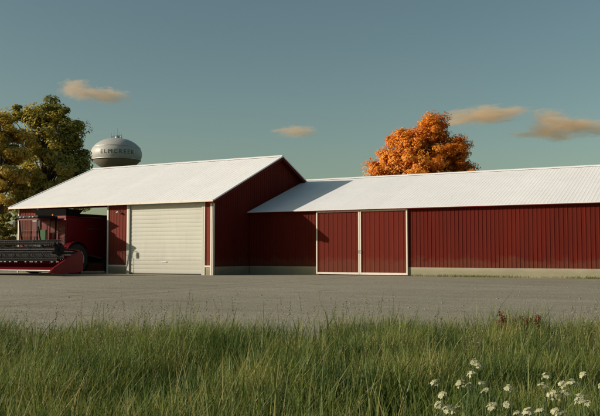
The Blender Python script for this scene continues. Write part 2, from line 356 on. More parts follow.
MB().hexa([(AX0 - OS - .03, AYM + .22, zr - .04), (AX1 + OS + .03, AYM + .22, zr - .04), (AX1 + OS + .03, AYM + .002, zr + .05), (AX0 - OS - .03, AYM + .002, zr + .05)],
          [(AX0 - OS - .03, AYM + .22, zr - .02), (AX1 + OS + .03, AYM + .22, zr - .02), (AX1 + OS + .03, AYM + .002, zr + .08), (AX0 - OS - .03, AYM + .002, zr + .08)]).build('ridge_cap', M['white_roof'], A)
for x in (AX0 + .3, -39.5, -34.6):                       # rafters and posts seen from below through the bay
    for s in (1, -1):
        ya = AY0 + .2 if s > 0 else AY1 - .2
        a = Vector((x, ya, azt(ya) - 0.12)); b = Vector((x, AYM - s * 0.01, azt(AYM) - 0.12))
        MB().hexa([(x - .05, a.y, a.z - .2), (x + .05, a.y, a.z - .2), (x + .05, b.y, b.z - .2), (x - .05, b.y, b.z - .2)], [(x - .05, a.y, a.z), (x + .05, a.y, a.z), (x + .05, b.y, b.z), (x - .05, b.y, b.z)]).build('rafter', M['timber'], A)
MB().box(BX0 - .05, BX1 + .05, AY0 + 0.01, AY0 + 0.11, AEZ - 0.26, AEZ - 0.02).build('lintel', M['red_siding'], A)
# roller door
rd = MB(); n = 17; z0, z1 = 0.06, AEZ - 0.12; h = (z1 - z0) / n
for i in range(n):
    za, zb = z0 + i * h, z0 + (i + 1) * h; y = AY0 + 0.03
    vs = []; prof = [(za, y + .02), (za + h * .12, y + .01), (za + h * .5, y + 0.006), (zb - h * .12, y + .01), (zb, y + .02)]
    for zz, yy in prof: vs += [(RX0 + .12, yy, zz), (RX1 - .12, yy, zz)]
    vs += [(RX0 + .12, y + .06, zb), (RX1 - .12, y + .06, zb), (RX0 + .12, y + .06, za), (RX1 - .12, y + .06, za)]
    k = len(vs) // 2; rd.add(vs, [(2 * i2, 2 * i2 + 1, 2 * ((i2 + 1) % k) + 1, 2 * ((i2 + 1) % k)) for i2 in range(k)] + [tuple(2 * i2 for i2 in range(k)), tuple(2 * i2 + 1 for i2 in range(k))[::-1]])
rdo = rd.build('roller_door', M['cream'], A)
m = MB()
m.box(RX0 - .02, RX0 + .12, AY0 - .06, AY0 + .14, 0, AEZ - .02); m.box(RX1 - .12, RX1 + .02, AY0 - .06, AY0 + .14, 0, AEZ - .02); m.box(RX0 + .12, RX1 - .12, AY0 - .06, AY0 + .14, AEZ - .12, AEZ - .02)
m.build('frame', M['cream'], rdo)
MB().box(RX0 + .13, RX1 - .13, AY0 + .0, AY0 + .1, 0.012, 0.058).build('bottom_seal', M['dark_gap'], rdo)
MB().box(-30.9, -30.5, AY0 - .01, AY0 + .02, 0.75, 0.80).build('handle', M['galv'], rdo)
lx = (BX1 + RX0) / 2 + .15
lamp = MB().tube([(lx, AY0 - .02, 4.02), (lx, AY0 - .16, 4.04), (lx, AY0 - .2, 3.98)], .02, 8).build('wall_lamp', M['galv'], A)
MB().lathe([(0.03, .05), (.06, .03), (.13, -.05), (.12, -.06), (.02, .03)], (lx, AY0 - .2, 3.94), 'Z', 20).build('lamp_shade', M['trim'], lamp)

# ------------------------------------------------------------------ long barn (right)
BY0 = 42.8; BAX = AX1 + 0.065; BBX = 9.0; BYM = 50.3; BY1 = 2 * BYM - BY0
BEZ = 3.92; BRZ = 6.46; BSL = (BRZ - BEZ) / (BYM - BY0)
B = thing('long_barn', 'long low red barn with ribbed siding, double sliding door and white ribbed roof', 'barn', (BAX, BY0, 0))
DX0, DXM, DX1 = -22.15, -19.25, -16.25                   # door posts
def bzt(y): return BEZ + BSL * (min(y, BY0 + BY1 - y) - BY0)
for a, b in ((BAX, DX0 + .08), (DX1 - .08, BBX)):
    sheet((0, BY0, 0), (1, 0, 0), (0, 0, 1), (0, -1, 0), a, b, FND, BEZ, 0.225, 0.02, 0.42).build('front_wall', M['red_siding'], B)
    MB().box(a, b, BY0 - 0.02, BY0 + 0.25, -0.3, FND - 0.002).build('foundation', M['concrete'], B)
MB().box(BAX, BAX + .1, BY0 - .05, BY0 - .004, FND, BEZ).build('corner_trim', M['red_door'], B)
MB().box(DX0, DX1, BY0 + 0.02, BY0 + 0.1, 0.0, BEZ).build('door_backing', M['red_siding'], B)
for a, b in ((DX0, DXM), (DXM, DX1)):
    d = sheet((0, BY0 - 0.09, 0), (1, 0, 0), (0, 0, 1), (0, -1, 0), a + .07, b - .07, 0.16, BEZ - .1, 0.3, 0.016, 0.35, 0.03).build('sliding_door', M['red_door'], B)
    m = MB(); m.box(a + .01, a + .09, BY0 - .15, BY0 - .02, .05, BEZ - .06); m.box(b - .09, b - .01, BY0 - .15, BY0 - .02, .05, BEZ - .06)
    m.box(a + .09, b - .09, BY0 - .145, BY0 - .03, .05, .17); m.box(a + .09, b - .09, BY0 - .145, BY0 - .03, BEZ - .16, BEZ - .06)
    m.build('door_frame', M['trim'], d)
    hx = DXM + (0.05 if a == DXM else -0.05)
    MB().tube([(hx, BY0 - .15, 1.3), (hx, BY0 - .2, 1.32), (hx, BY0 - .2, 1.45), (hx, BY0 - .15, 1.47)], .011).build('handle', M['dark_gap'], d)
MB().box(DX0 - .1, DX1 + .1, BY0 - .17, BY0 - .06, BEZ - .05, BEZ + .0).build('door_track', M['galv'], B)
for y, nm in ((BY1, 'back_wall'),):
    sheet((0, y, 0), (1, 0, 0), (0, 0, 1), (0, 1, 0), BAX, BBX, FND, BEZ, 0.225, 0.03, 0.4).build(nm, M['red_siding'], B)
    MB().box(BAX, BBX, y - .25, y + .02, -.3, FND - .002).build('foundation', M['concrete'], B)
sheet((BBX, 0, 0), (0, 1, 0), (0, 0, 1), (1, 0, 0), BY0 + .06, BY1 - .06, FND, bzt, 0.225, 0.03, 0.4).build('gable_wall', M['red_siding'], B)
MB().box(BBX - .2, BBX + .03, BY0 + .26, BY1 - .26, -.3, FND - .002).build('foundation', M['concrete'], B)
sheet((BAX + .06, 0, 0), (0, 1, 0), (0, 0, 1), (-1, 0, 0), AY1 + .6, BY1 - .06, FND, bzt, 0.225, 0.03, 0.4).build('gable_wall', M['red_siding'], B)
sl = Vector((0, 1, BSL)).normalized(); OB = 0.32; L = (BYM - BY0 + OB) / sl.y
for s in (1, -1):
    y0 = BY0 - OB if s > 0 else BY1 + OB
    O = Vector((0, y0, BEZ + 0.11 - OB * BSL)); V = Vector((0, s * sl.y, sl.z)); N = Vector((0, -s * sl.z, sl.y))
    rf = sheet(O, (1, 0, 0), V, N, BAX, BBX + .3, 0, L, 0.2, 0.0045, 0.4, 0.04).build('roof_slope', M['white_roof'], B)
    MB().box(BAX, BBX + .3, y0 - .02, y0 + .02, O.z - .085, O.z - .042).build('fascia', M['red_siding'], rf)
zr = BEZ + .11 + BSL * (BYM - BY0)
for s in (1, -1):
    a, b = BAX, BBX + .33
    MB().hexa([(a, BYM - s * .22, zr - .03), (b, BYM - s * .22, zr - .03), (b, BYM - s * .001, zr + .055), (a, BYM - s * .001, zr + .055)],
              [(a, BYM - s * .22, zr - .01), (b, BYM - s * .22, zr - .01), (b, BYM - s * .001, zr + .08), (a, BYM - s * .001, zr + .08)]).build('ridge_cap', M['white_roof'], B)

# ------------------------------------------------------------------ combine harvester in the bay, facing out of it
CX = -38.5
H = thing('combine_harvester', 'red combine harvester half out of the open bay of the shed, black grain tank rim', 'combine harvester', (CX, 37.4, 0))
hw = 1.55; F0 = 36.8; RB = 43.2
def side_prof(y):  # body outline from the side, top and bottom
    return None
body = MB()
lo = [(F0, 1.35), (F0, 3.35), (F0 + .05, 3.55), (40.6, 3.6), (42.4, 3.25), (RB, 2.5), (RB, 1.35), (42.2, 1.0), (40.6, .95), (38.6, 1.25)]
body.hexa([(CX - hw, y, z) for y, z in lo], [(CX + hw, y, z) for y, z in lo]); bo = body.build('body', M['hred'], H, bevel=0.06)
for sx in (-1, 1):                                       # side panels with panel lines and a vent grille
    x = CX + sx * hw
    for (ya, yb, za, zb) in ((36.95, 38.5, 1.75, 3.3), (38.56, 40.1, 1.35, 3.3), (40.16, 41.9, 1.35, 3.15)):
        MB().box(min(x, x + sx * .035), max(x, x + sx * .035), ya, yb, za, zb).build('side_panel', M['hred'], H, bevel=0.02)
    g = MB()
    for i in range(9): g.box(min(x + sx * .036, x + sx * .05), max(x + sx * .036, x + sx * .05), 40.4, 41.7, 2.3 + i * .08, 2.34 + i * .08)
    g.build('vent_grille', M['hblack'], H)
    MB().box(min(x + sx * .036, x + sx * .046), max(x + sx * .036, x + sx * .046), 38.7, 40.0, 2.85, 2.95).build('stripe', M['hsteel'], H)
# front face slats (lit red louvres beside the cab)
m = MB()
for i in range(8): m.box(CX + .95, CX + 1.5, F0 - .05, F0 - .002, 1.6 + i * .23, 1.75 + i * .23)
m.build('front_louvre', M['hred'], H)
# grain tank with flared black rim
m = MB(); a0, a1, c0, c1 = CX - 1.15, CX + 1.35, F0 + .2, 38.0
m.hexa([(a0, c0, 3.52), (a1, c0, 3.52), (a1, c1, 3.55), (a0, c1, 3.55)], [(a0, c0, 3.7), (a1, c0, 3.7), (a1, c1, 3.7), (a0, c1, 3.7)]); m.build('grain_tank', M['hred'], H)
fl = MB(); b0, b1, d0, d1 = a0 - .2, a1 + .3, c0 - .3, c1 + .25; lo4 = [(a0, c0), (a1, c0), (a1, c1), (a0, c1)]; hi4 = [(b0, d0), (b1, d0), (b1, d1), (b0, d1)]
for i in range(4):
    j = (i + 1) % 4; p, q, r_, s_ = lo4[i], lo4[j], hi4[j], hi4[i]
    cxm = ((a0 + a1) / 2, (c0 + c1) / 2)
    inn = lambda t: (t[0] + (cxm[0] - t[0]) * .03, t[1] + (cxm[1] - t[1]) * .03)
    fl.hexa([(*p, 3.7), (*q, 3.7), (*inn(q), 3.7), (*inn(p), 3.7)], [(*s_, 4.12), (*r_, 4.12), (*inn(r_), 4.12), (*inn(s_), 4.12)])
fl.build('tank_extension', M['hblack'], H)
# cab
c0x, c1x, y0c, y1c = CX - .85, CX + .85, 35.25, 36.72
cab = MB().box(c0x, c1x, y0c + .15, y1c, 1.55, 1.72).build('cab_floor', M['hblack'], H)
pil = MB()
for x in (c0x + .04, c1x - .04):
    pil.tube([(x, y0c + .32, 1.72), (x, y0c + .1, 2.35), (x, y0c - .1, 3.48)], .045, 6); pil.tube([(x, y1c - .05, 1.72), (x, y1c - .05, 3.48)], .06, 6)
    pil.tube([(x, y0c + .9, 1.72), (x, y0c + .95, 3.48)], .035, 6); pil.tube([(x, y0c + .28, 1.74), (x, y1c - .05, 1.74)], .04, 6)
pil.tube([(c0x + .04, y1c - .05, 1.76), (c1x - .04, y1c - .05, 1.76)], .04, 6).tube([(c0x + .04, y1c - .05, 3.44), (c1x - .04, y1c - .05, 3.44)], .04, 6)
pil.build('cab_frame', M['hblack'], H)
MB().box(c0x - .12, c1x + .12, y0c - .2, y1c - .02, 3.48, 3.66).build('cab_roof', M['hblack'], H, bevel=.05)
MB().box(c0x - .05, c1x + .05, y0c - .12, y0c - .06, 3.36, 3.47).build('cab_visor', M['hred'], H)
WS = [(y0c + .32, 1.74), (y0c + .1, 2.35), (y0c - .1, 3.47)]
g = MB()
for (ya, za), (yb, zb) in zip(WS, WS[1:]):
    za += .002; g.hexa([(c0x + .06, ya, za), (c1x - .06, ya, za), (c1x - .06, yb, zb), (c0x + .06, yb, zb)], [(c0x + .06, ya + .01, za), (c1x - .06, ya + .01, za), (c1x - .06, yb + .01, zb), (c0x + .06, yb + .01, zb)])
g.build('windscreen', M['glass'], H)
for x in (c0x + .04, c1x - .04):
    q = [(y0c + .33, 1.76), (y1c - .06, 1.76), (y1c - .06, 3.47), (y0c - .08, 3.47), (y0c + .12, 2.35)]
    MB().hexa([(x, y, z) for y, z in q], [(x + .008, y, z) for y, z in q]).build('side_window', M['glass'], H)
st = MB().box(CX - .26, CX + .26, 35.95, 36.4, 2.0, 2.12); st.box(CX - .24, CX + .24, 36.36, 36.48, 2.12, 2.8); st.box(CX - .2, CX + .2, 36.0, 36.3, 1.72, 2.0); st.build('driver_seat', M['green'], H, bevel=.03)
MB().tube([(CX, 35.55, 1.72), (CX, 35.72, 2.3)], .03).lathe([(.17, -.012), (.19, 0), (.17, .012)], (CX, 35.74, 2.33), 'Z', 18).build('steering_wheel', M['hblack'], H)
for sx in (-1, 1):
    x = CX + sx * .85
    MB().tube([(x, y0c - .02, 3.4), (x + sx * .2, y0c - .2, 3.35), (x + sx * .22, y0c - .2, 3.2)], .02, 6).build('mirror_arm', M['hblack'], H)
    MB().box(x + sx * .22 - .1, x + sx * .22 + .1, y0c - .23, y0c - .18, 2.95, 3.3).build('mirror', M['hblack'], H)
    for k in (.25, .55):
        MB().lathe([(.04, .03), (.075, 0), (.075, -.03), (.03, -.04)], (CX + sx * k, y0c - .2, 3.56), 'Z', 14).build('work_light', M['lampy'], H)
    MB().lathe([(.05, 0), (.05, .1), (.03, .13)], (CX + sx * .8, y1c - .3, 3.66), 'Z', 12).build('beacon', M['amber'], H)
# ladder and platform on the near side
m = MB(); x = CX + 1.0
m.box(CX + .87, CX + 1.6, 35.7, 36.78, 1.6, 1.66)
m.build('platform', M['hblack'], H)
m = MB()
for yy in (35.72, 36.22): m.tube([(CX + 1.55, yy, 1.6), (CX + 1.75, yy, .5)], .025, 6)
for i in range(5): m.box(CX + 1.56 + i * .04, CX + 1.74 + i * .04, 35.72, 36.22, 1.34 - i * .21, 1.37 - i * .21)
m.build('ladder', M['hsteel'], H)
m = MB(); m.tube([(CX + 1.57, 35.72, 1.66), (CX + 1.57, 35.72, 2.6), (CX + 1.57, 36.7, 2.6), (CX + 1.57, 36.7, 1.66)], .02, 6); m.tube([(CX + 1.57, 35.72, 2.15), (CX + 1.57, 36.7, 2.15)], .015, 6); m.build('handrail', M['hsteel'], H)
def wheel(x, y, r, w, sx):
    prof = [(r * .5, -w * .5), (r * .9, -w * .5), (r * .985, -w * .36), (r, 0), (r * .985, w * .36), (r * .9, w * .5), (r * .5, w * .5)]
    m = MB(); m.lathe(prof, (x, y, r), 'X', 40)
    nl = 22
    for k in range(nl):
        for s in (-1, 1):
            a = 2 * math.pi * (k + (0.5 if s > 0 else 0)) / nl; a2 = a + .16; da = .045
            def P(ang, rr, xx): return (x + xx, y + rr * math.cos(ang), r + rr * math.sin(ang))
            xa, xb = s * w * .46, s * w * .02
            m.hexa([P(a - da, r * .94, xa), P(a + da, r * .94, xa), P(a2 + da, r * .97, xb), P(a2 - da, r * .97, xb)], [P(a - da, r * 1.0, xa), P(a + da, r * 1.0, xa), P(a2 + da, r * 1.035, xb), P(a2 - da, r * 1.035, xb)])
    w_ = m.build('wheel', M['tyre'], H)
    xo = x + sx * w * .5
    MB().lathe([(r * .5, 0), (r * .57, sx * .03), (r * .52, sx * .05), (r * .4, -sx * .08), (r * .16, -sx * .06), (r * .14, sx * .04), (r * .02, sx * .05)], (xo, y, r), 'X', 28).build('rim', M['hwhite'], w_)
for sx in (-1, 1):
    wheel(CX + sx * 1.72, 37.35, .95, .72, sx); wheel(CX + sx * 1.35, 41.1, .64, .45, sx)
    f = MB()
    pts = [(37.35 + 1.08 * math.cos(a), .95 + 1.1 * math.sin(a)) for a in np.linspace(R(35), R(150), 9)]
    for i in range(8):
        (ya, za), (yb, zb) = pts[i], pts[i + 1]; xa, xb = sorted((CX + sx * 1.57, CX + sx * 2.08))
        f.hexa([(xa, ya, za), (xb, ya, za), (xb, yb, zb), (xa, yb, zb)], [(xa, ya, za + .04), (xb, ya, za + .04), (xb, yb, zb + .04), (xa, yb, zb + .04)])
    f.build('mudguard', M['hred'], H)
MB().tube([(CX - 1.6, 37.35, .95), (CX + 1.6, 37.35, .95)], .16, 10).build('axle', M['hblack'], H)
MB().tube([(CX - 1.3, 41.1, .64), (CX + 1.3, 41.1, .64)], .1, 10).build('axle', M['hblack'], H)
MB().box(CX - .75, CX + .75, 36.6, 42.0, .75, 1.34).build('chassis', M['hblack'], H)
MB().tube([(CX - 1.45, 38.2, 3.62), (CX - 1.5, 43.4, 3.7)], .17, 12).build('unloading_auger', M['hred'], H)
MB().tube([(CX + 1.0, 41.6, 3.4), (CX + 1.0, 41.6, 3.9), (CX + 1.0, 41.75, 4.0)], .07, 10).build('exhaust', M['hblack'], H)
MB().hexa([(CX - .7, 34.7, .45), (CX + .7, 34.7, .45), (CX + .7, 36.9, 1.05), (CX - .7, 36.9, 1.05)], [(CX - .7, 34.7, 1.15), (CX + .7, 34.7, 1.15), (CX + .7, 36.9, 1.7), (CX - .7, 36.9, 1.7)]).build('feeder_house', M['hred'], H, bevel=.04)

# header: a thing of its own kind fixed to the combine -> part tree under the combine
HX0, HX1 = CX - 4.95, CX + 4.95
hd = MB()
pr = [(34.55, .42), (34.7, .55), (34.7, 1.42), (34.55, 1.5), (34.45, 1.42), (34.45, .75), (34.2, .55), (33.2, .36), (32.75, .28), (32.75, .24), (33.3, .25), (34.4, .28)]
hd.hexa([(HX0 + .05, y, z) for y, z in pr], [(HX1 - .05, y, z) for y, z in pr]); hdo = hd.build('header', M['hred'], H)
m = MB(); m.tube([(HX0 + .1, 34.0, .82), (HX1 - .1, 34.0, .82)], .2, 14)
for k in range(66):                                       # auger flights
    x = HX0 + .25 + k * .145; a = k * .9 * (1 if x < CX else -1)
    m.lathe([(.2, -.01), (.34, -.005), (.34, .005), (.2, .01)], (x, 34.0 + .02 * math.cos(a), .82 + .02 * math.sin(a)), 'X', 14)
m.build('auger', M['hred'], hdo)
m = MB()
for k in range(66):
    x = HX0 + .1 + k * .149; m.hexa([(x, 32.76, .26), (x + .07, 32.76, .26), (x + .07, 32.76, .31), (x, 32.76, .31)], [(x + .03, 32.55, .265), (x + .04, 32.55, .265), (x + .04, 32.55, .285), (x + .03, 32.55, .285)])
m.box(HX0 + .05, HX1 - .05, 32.745, 32.8, .285, .34)
m.build('cutter_bar', M['hwhite'], hdo)
for k in range(22):
    x = HX0 + .3 + k * .435
    if k % 5 == 3: continue
    MB().box(x, x + .17 + (.1 if k % 3 == 0 else 0), 33.60, 33.66, .78, .84).build('auger_finger_glint', M['hwhite'], hdo)  # pale bars painting in the highlights on the auger fingers
MB().box(HX0 + .1, HX1 - .1, 34.38, 34.445, .9, 1.46).build('back_screen', M['hblack'], hdo)
ry, rz, rr = 33.25, 1.52, .56
m = MB(); m.tube([(HX0 + .2, ry, rz), (HX1 - .2, ry, rz)], .07, 10)
for x in np.linspace(HX0 + .25, HX1 - .25, 9):
    for k in range(6):
        a = k * math.pi / 3 + .25; m.tube([(x, ry, rz), (x, ry + rr * math.cos(a), rz + rr * math.sin(a))], .018, 5)
rl = m.build('reel', M['hblack'], hdo)
for k in range(6):
    a = k * math.pi / 3 + .25; y, z = ry + rr * math.cos(a), rz + rr * math.sin(a)
    m = MB().tube([(HX0 + .22, y, z), (HX1 - .32, y, z)], .028, 6)
    for i in range(61):
        if i == 0: m.hexa([(HX0 + .25, y, z - .015), (HX1 - .34, y, z - .015), (HX1 - .34, y + .03, z - .13), (HX0 + .25, y + .03, z - .13)], [(HX0 + .25, y + .012, z - .015), (HX1 - .34, y + .012, z - .015), (HX1 - .34, y + .042, z - .13), (HX0 + .25, y + .042, z - .13)])
        x = HX0 + .35 + i * .15; m.tube([(x, y, z), (x, y - .01, z - .14), (x, y + .07, z - .27)], [.012, .010, .005], 4)
    m.build('tine_bar', M['hblack'], rl)
for sx, x in ((-1, HX0 + .14), (1, HX1 - .30)):
    MB().lathe([(.05, -.02), (.36, -.02), (.38, 0), (.36, .02), (.05, .02)], (x, ry, rz), 'X', 28).build('reel_end_disc', M['hblack'], rl)
    MB().tube([(x - sx * .12, 34.6, 1.48), (x - sx * .12, ry - .1, rz + .05)], .06, 8).build('reel_arm', M['hred'], hdo)
    e = [(34.75, .25), (34.75, 1.25), (34.5, 1.42), (33.9, 1.2), (33.2, .85), (32.5, .5), (32.15, .22), (32.6, .14), (34.2, .14)]
    xa, xb = (HX1 - .05, HX1 + .12) if sx > 0 else (HX0 - .12, HX0 + .05)
    MB().hexa([(xa, y, z) for y, z in e], [(xb, y, z) for y, z in e]).build('crop_divider', M['hred'], hdo, bevel=.03)

# ------------------------------------------------------------------ water tower
T = pt(115.5, 250)
W = thing('water_tower', 'pale bulb-shaped water tower with dark lettering and masts on top, beyond the shed roof', 'water tower', (T.x, T.y, 0))
TZ = 32.9
prof = [(max(.6, 7.98 * math.cos(t)), 5.2 * math.sin(t)) for t in np.linspace(R(85), R(-20), 22)]; ZL = prof[-1][1]
MB().lathe([(a, b + TZ) for a, b in prof], (T.x, T.y, 0), 'Z', 64).build('tank', M['tank'], W, smooth=True)
MB().lathe([(7.98 * math.cos(t) - .01, 5.2 * math.sin(t) - .01 + TZ) for t in np.linspace(R(-20), R(-66), 10)] + [(2.4, -5.9 + TZ), (1.9, -8.2 + TZ)], (T.x, T.y, 0), 'Z', 64).build('tank_underside', M['tank_low'], W, smooth=True)
MB().lathe([(1.9, TZ - 8.21), (1.7, TZ - 10), (1.7, 6), (2.3, 3), (3.4, 0)], (T.x, T.y, 0), 'Z', 40).build('stem', M['tank'], W, smooth=True)
MB().lathe([(7.4, 2.0 + TZ), (7.44, 2.0 + TZ), (7.44, 2.15 + TZ), (7.3, 2.15 + TZ)], (T.x, T.y, 0), 'Z', 64).build('band', M['galv'], W)
MB().lathe([(7.4, -1.95 + TZ), (7.72, -1.95 + TZ), (7.72, -1.8 + TZ), (7.4, -1.8 + TZ)], (T.x, T.y, 0), 'Z', 64).build('catwalk', M['galv'], W)
m = MB()
for k in range(20):
    a = k * math.pi / 10; m.tube([(T.x + 1.6 * math.cos(a), T.y + 1.6 * math.sin(a), TZ + 5.0), (T.x + 1.6 * math.cos(a), T.y + 1.6 * math.sin(a), TZ + 5.9)], .03, 4)
ring = [(T.x + 1.6 * math.cos(k * math.pi / 12), T.y + 1.6 * math.sin(k * math.pi / 12), TZ + 5.9) for k in range(25)]; m.tube(ring, .04, 5)
m.build('top_railing', M['galv'], W)
for dx, h in ((-1.7, 1.6), (-.9, 2.1), (.2, 3.2), (.9, 1.7), (1.5, 1.3)):
    p = T + RT * dx; MB().tube([(p.x, p.y, TZ + 4.9), (p.x, p.y, TZ + 5.3 + h)], .07, 6).build('antenna', M['galv'], W)
MB().lathe([(.75, 5.0 + TZ), (.75, 5.6 + TZ), (.5, 5.9 + TZ), (.1, 6.0 + TZ)], (T.x + .3, T.y, 0), 'Z', 20).build('vent_hatch', M['galv'], W)
# lettering wrapped on the tank
cu = bpy.data.curves.new('lettering', 'FONT'); cu.body = 'ELMCREEK'; cu.size = 1.9; cu.align_x = 'CENTER'; cu.extrude = 0.03; cu.space_character = 1.3; cu.offset = 0.0; cu.resolution_u = 4
to = bpy.data.objects.new('tmp', cu); col.objects.link(to); bpy.context.view_layer.update()
me = bpy.data.meshes.new_from_object(to); bpy.data.objects.remove(to)
bm = bmesh.new(); bm.from_mesh(me); bmesh.ops.triangulate(bm, faces=bm.faces); bmesh.ops.subdivide_edges(bm, edges=[e for e in bm.edges if e.calc_length() > .5], cuts=2)
fa = math.atan2(-T.y, -T.x) + R(2)
def trad(z):
    for (r0, z0_), (r1, z1_) in zip(prof, prof[1:]):
        if z1_ <= z <= z0_: return r0 + (r1 - r0) * (z0_ - z) / (z0_ - z1_)
    return 7.8
for v in bm.verts:
    zz = v.co.y - .55; r = trad(zz) + .03 + v.co.z; a = fa + v.co.x / 7.9
    v.co = (r * math.cos(a), r * math.sin(a), zz + TZ)
bm.to_mesh(me); bm.free(); me.materials.append(M['letter']); lo_ = bpy.data.objects.new('lettering', me); col.objects.link(lo_); lo_.parent = W

# ------------------------------------------------------------------ trees
def tree(name, label, cat, base, height, crown, nclump, nleaf, leafsize, mat, seed, trunk_r=.3, group=None, low=0.18, bright=0.0):
    """crown: list of (dx, dy, z, rx, rz) lobes relative to base"""
    rs = np.random.default_rng(seed); rp = random.Random(seed)
    t = thing(name, label, cat, base, group)
    b = Vector(base)
    m = MB(); top = b + Vector((rp.uniform(-.4, .4), rp.uniform(-.4, .4), height * .8))
    mid = b.lerp(top, .45) + Vector((rp.uniform(-.3, .3), rp.uniform(-.3, .3), 0))
    m.tube([b, b + Vector((0, 0, .3)), b.lerp(mid, .5), mid, mid.lerp(top, .5), top], [trunk_r * 1.5, trunk_r * 1.1, trunk_r * .95, trunk_r * .75, trunk_r * .45, trunk_r * .12], 9)
    cl = []
    while len(cl) < nclump:
        L_ = crown[rp.randrange(len(crown))]
        d = Vector((rp.gauss(0, 1), rp.gauss(0, 1), rp.gauss(0, 1))).normalized() * (rp.random() ** .33)
        p = b + Vector((L_[0] + d.x * L_[3], L_[1] + d.y * L_[3], L_[2] + d.z * L_[4]))
        cl.append(p)
    for p in cl[::3]:
        z = max(height * low, min(height * .75, (p.z - b.z) * .65)); f = z / (height * .8)
        s = b.lerp(top, f); q = s.lerp(p, .55) + Vector((0, 0, .06 * height * rp.random()))
        m.tube([s, q, p], [trunk_r * .3, trunk_r * .16, trunk_r * .04], 5)
    m.build('trunk', M['bark'], t)
    n = nleaf; ci = rs.integers(0, len(cl), n); C = np.array([tuple(p) for p in cl])
    cr = rs.uniform(.35, 1.05, len(cl)) * (height / 15)
    d = rs.normal(size=(n, 3)); d /= np.linalg.norm(d, axis=1)[:, None]; rad = rs.random(n) ** .5
    P = C[ci] + d * (rad * cr[ci])[:, None] * np.array([1.15, 1.15, .75])
    P -= np.array(b)
    cc = P.mean(0) * np.array([1, 1, .8]); o_ = P - cc; o_ /= np.linalg.norm(o_, axis=1)[:, None]
    nr = o_ * 1.0 + d * .9 + rs.normal(size=(n, 3)) * .55 + np.array([0, 0, .25]); nr /= np.linalg.norm(nr, axis=1)[:, None]   # leaves lie facing outwards
    a1 = np.cross(nr, rs.normal(size=(n, 3))); a1 /= np.linalg.norm(a1, axis=1)[:, None]; a2 = np.cross(nr, a1)
    sz = leafsize * rs.uniform(.6, 1.4, n)[:, None]
    V = np.stack([P - a1 * sz, P + a2 * sz * .55, P + a1 * sz, P - a2 * sz * .55], 1).reshape(-1, 3)
    cv = rs.random(len(cl)); var = np.clip(.55 * cv[ci] + .45 * rs.random(n) + bright, 0, 1)
    npmesh('crown', V, np.arange(n * 4).reshape(-1, 4), mat, t, np.repeat(var, 4))
    return t
def lobes(px_list, depth, z_at=1.26):   # lobes given where they stand across the view and in height
    out = []
    return out
p = pt(45, 74)
def rel(dx_px, dist, z, rx, rz, back=0):
    v = RT * (dx_px / FPX * dist) + FW * back; return (v.x, v.y, z, rx, rz)
D1 = 74; s1 = D1 / FPX
tree('autumn_tree', 'tall olive and brown leaved tree behind the left end of the shed roof', 'tree', (p.x, p.y, 0), 16.8,
     [rel(-4, D1, 14.8, 1.9, 2.2), rel(-18, D1, 13.3, 1.9, 2.4), rel(15, D1, 12.8, 2.1, 2.3), rel(26, D1, 10.8, 1.6, 2.0), rel(-8, D1, 9.8, 3.0, 2.6, 1), rel(14, D1, 8.8, 2.8, 2.3, -1), rel(31, D1, 7.6, 1.7, 1.3), rel(-16, D1, 7.0, 2.6, 2.2), rel(6, D1, 5.8, 3.2, 2.2)],
     210, 66000, .13, M['leaf_olive'], 3, .34)
p = pt(-4, 70)
tree('autumn_tree', 'yellow leaved tree at the left edge, beside the tall olive tree', 'tree', (p.x, p.y, 0), 13.4,
     [rel(14, 70, 11.2, 1.6, 2.2), rel(-6, 70, 12.2, 1.8, 2.0), rel(-20, 70, 10.4, 2.2, 2.2), rel(8, 70, 8.8, 2.1, 2.4), rel(-18, 70, 7.0, 2.4, 2.4), rel(2, 70, 6.2, 2.0, 2.2)],
     120, 40000, .12, M['leaf_yellow'], 5, .3)
p = pt(6, 66)
tree('leafy_shrub', 'dark green and yellow shrub beside the left end of the shed', 'shrub', (p.x, p.y, 0), 5.2,
     [rel(2, 66, 3.6, 1.3, 1.3), rel(-14, 66, 3.2, 1.6, 1.6), rel(-4, 66, 1.6, 1.9, 1.2)], 60, 12000, .13, M['leaf_olive'], 8, .12, low=.08)
p = pt(-32, 64)
tree('leafy_shrub', 'low rounded green shrub farthest left beyond the header', 'shrub', (p.x, p.y, 0), 4.2,
     [rel(0, 64, 2.6, 1.6, 1.3), rel(12, 64, 1.7, 1.7, 1.2)], 50, 10000, .13, M['leaf_green'], 9, .1, low=.08)
D2 = 92; p = pt(424, D2)
tree('autumn_tree', 'bright orange autumn tree behind the long barn roof', 'tree', (p.x, p.y, 0), 17.2,
     [rel(12, D2, 15.9, 1.7, 1.7), rel(10, D2, 13.8, 2.4, 2.0), rel(-6, D2, 13.9, 2.6, 2.6), rel(-28, D2, 13.3, 2.0, 2.1), rel(-14, D2, 14.6, 1.9, 1.6), rel(-16, D2, 11.8, 2.6, 2.2), rel(2, D2, 11.8, 2.6, 2.6), rel(28, D2, 13.4, 2.0, 2.0), rel(33, D2, 10.9, 1.9, 2.0), rel(-38, D2, 10.4, 2.2, 2.2), rel(-36, D2, 8.9, 2.0, 1.6), rel(-10, D2, 10.6, 4.2, 2.6), rel(24, D2, 10.2, 3.6, 2.2), rel(0, D2, 7.6, 4.0, 2.0)],
     420, 110000, .13, M['leaf_orange'], 11, .36)
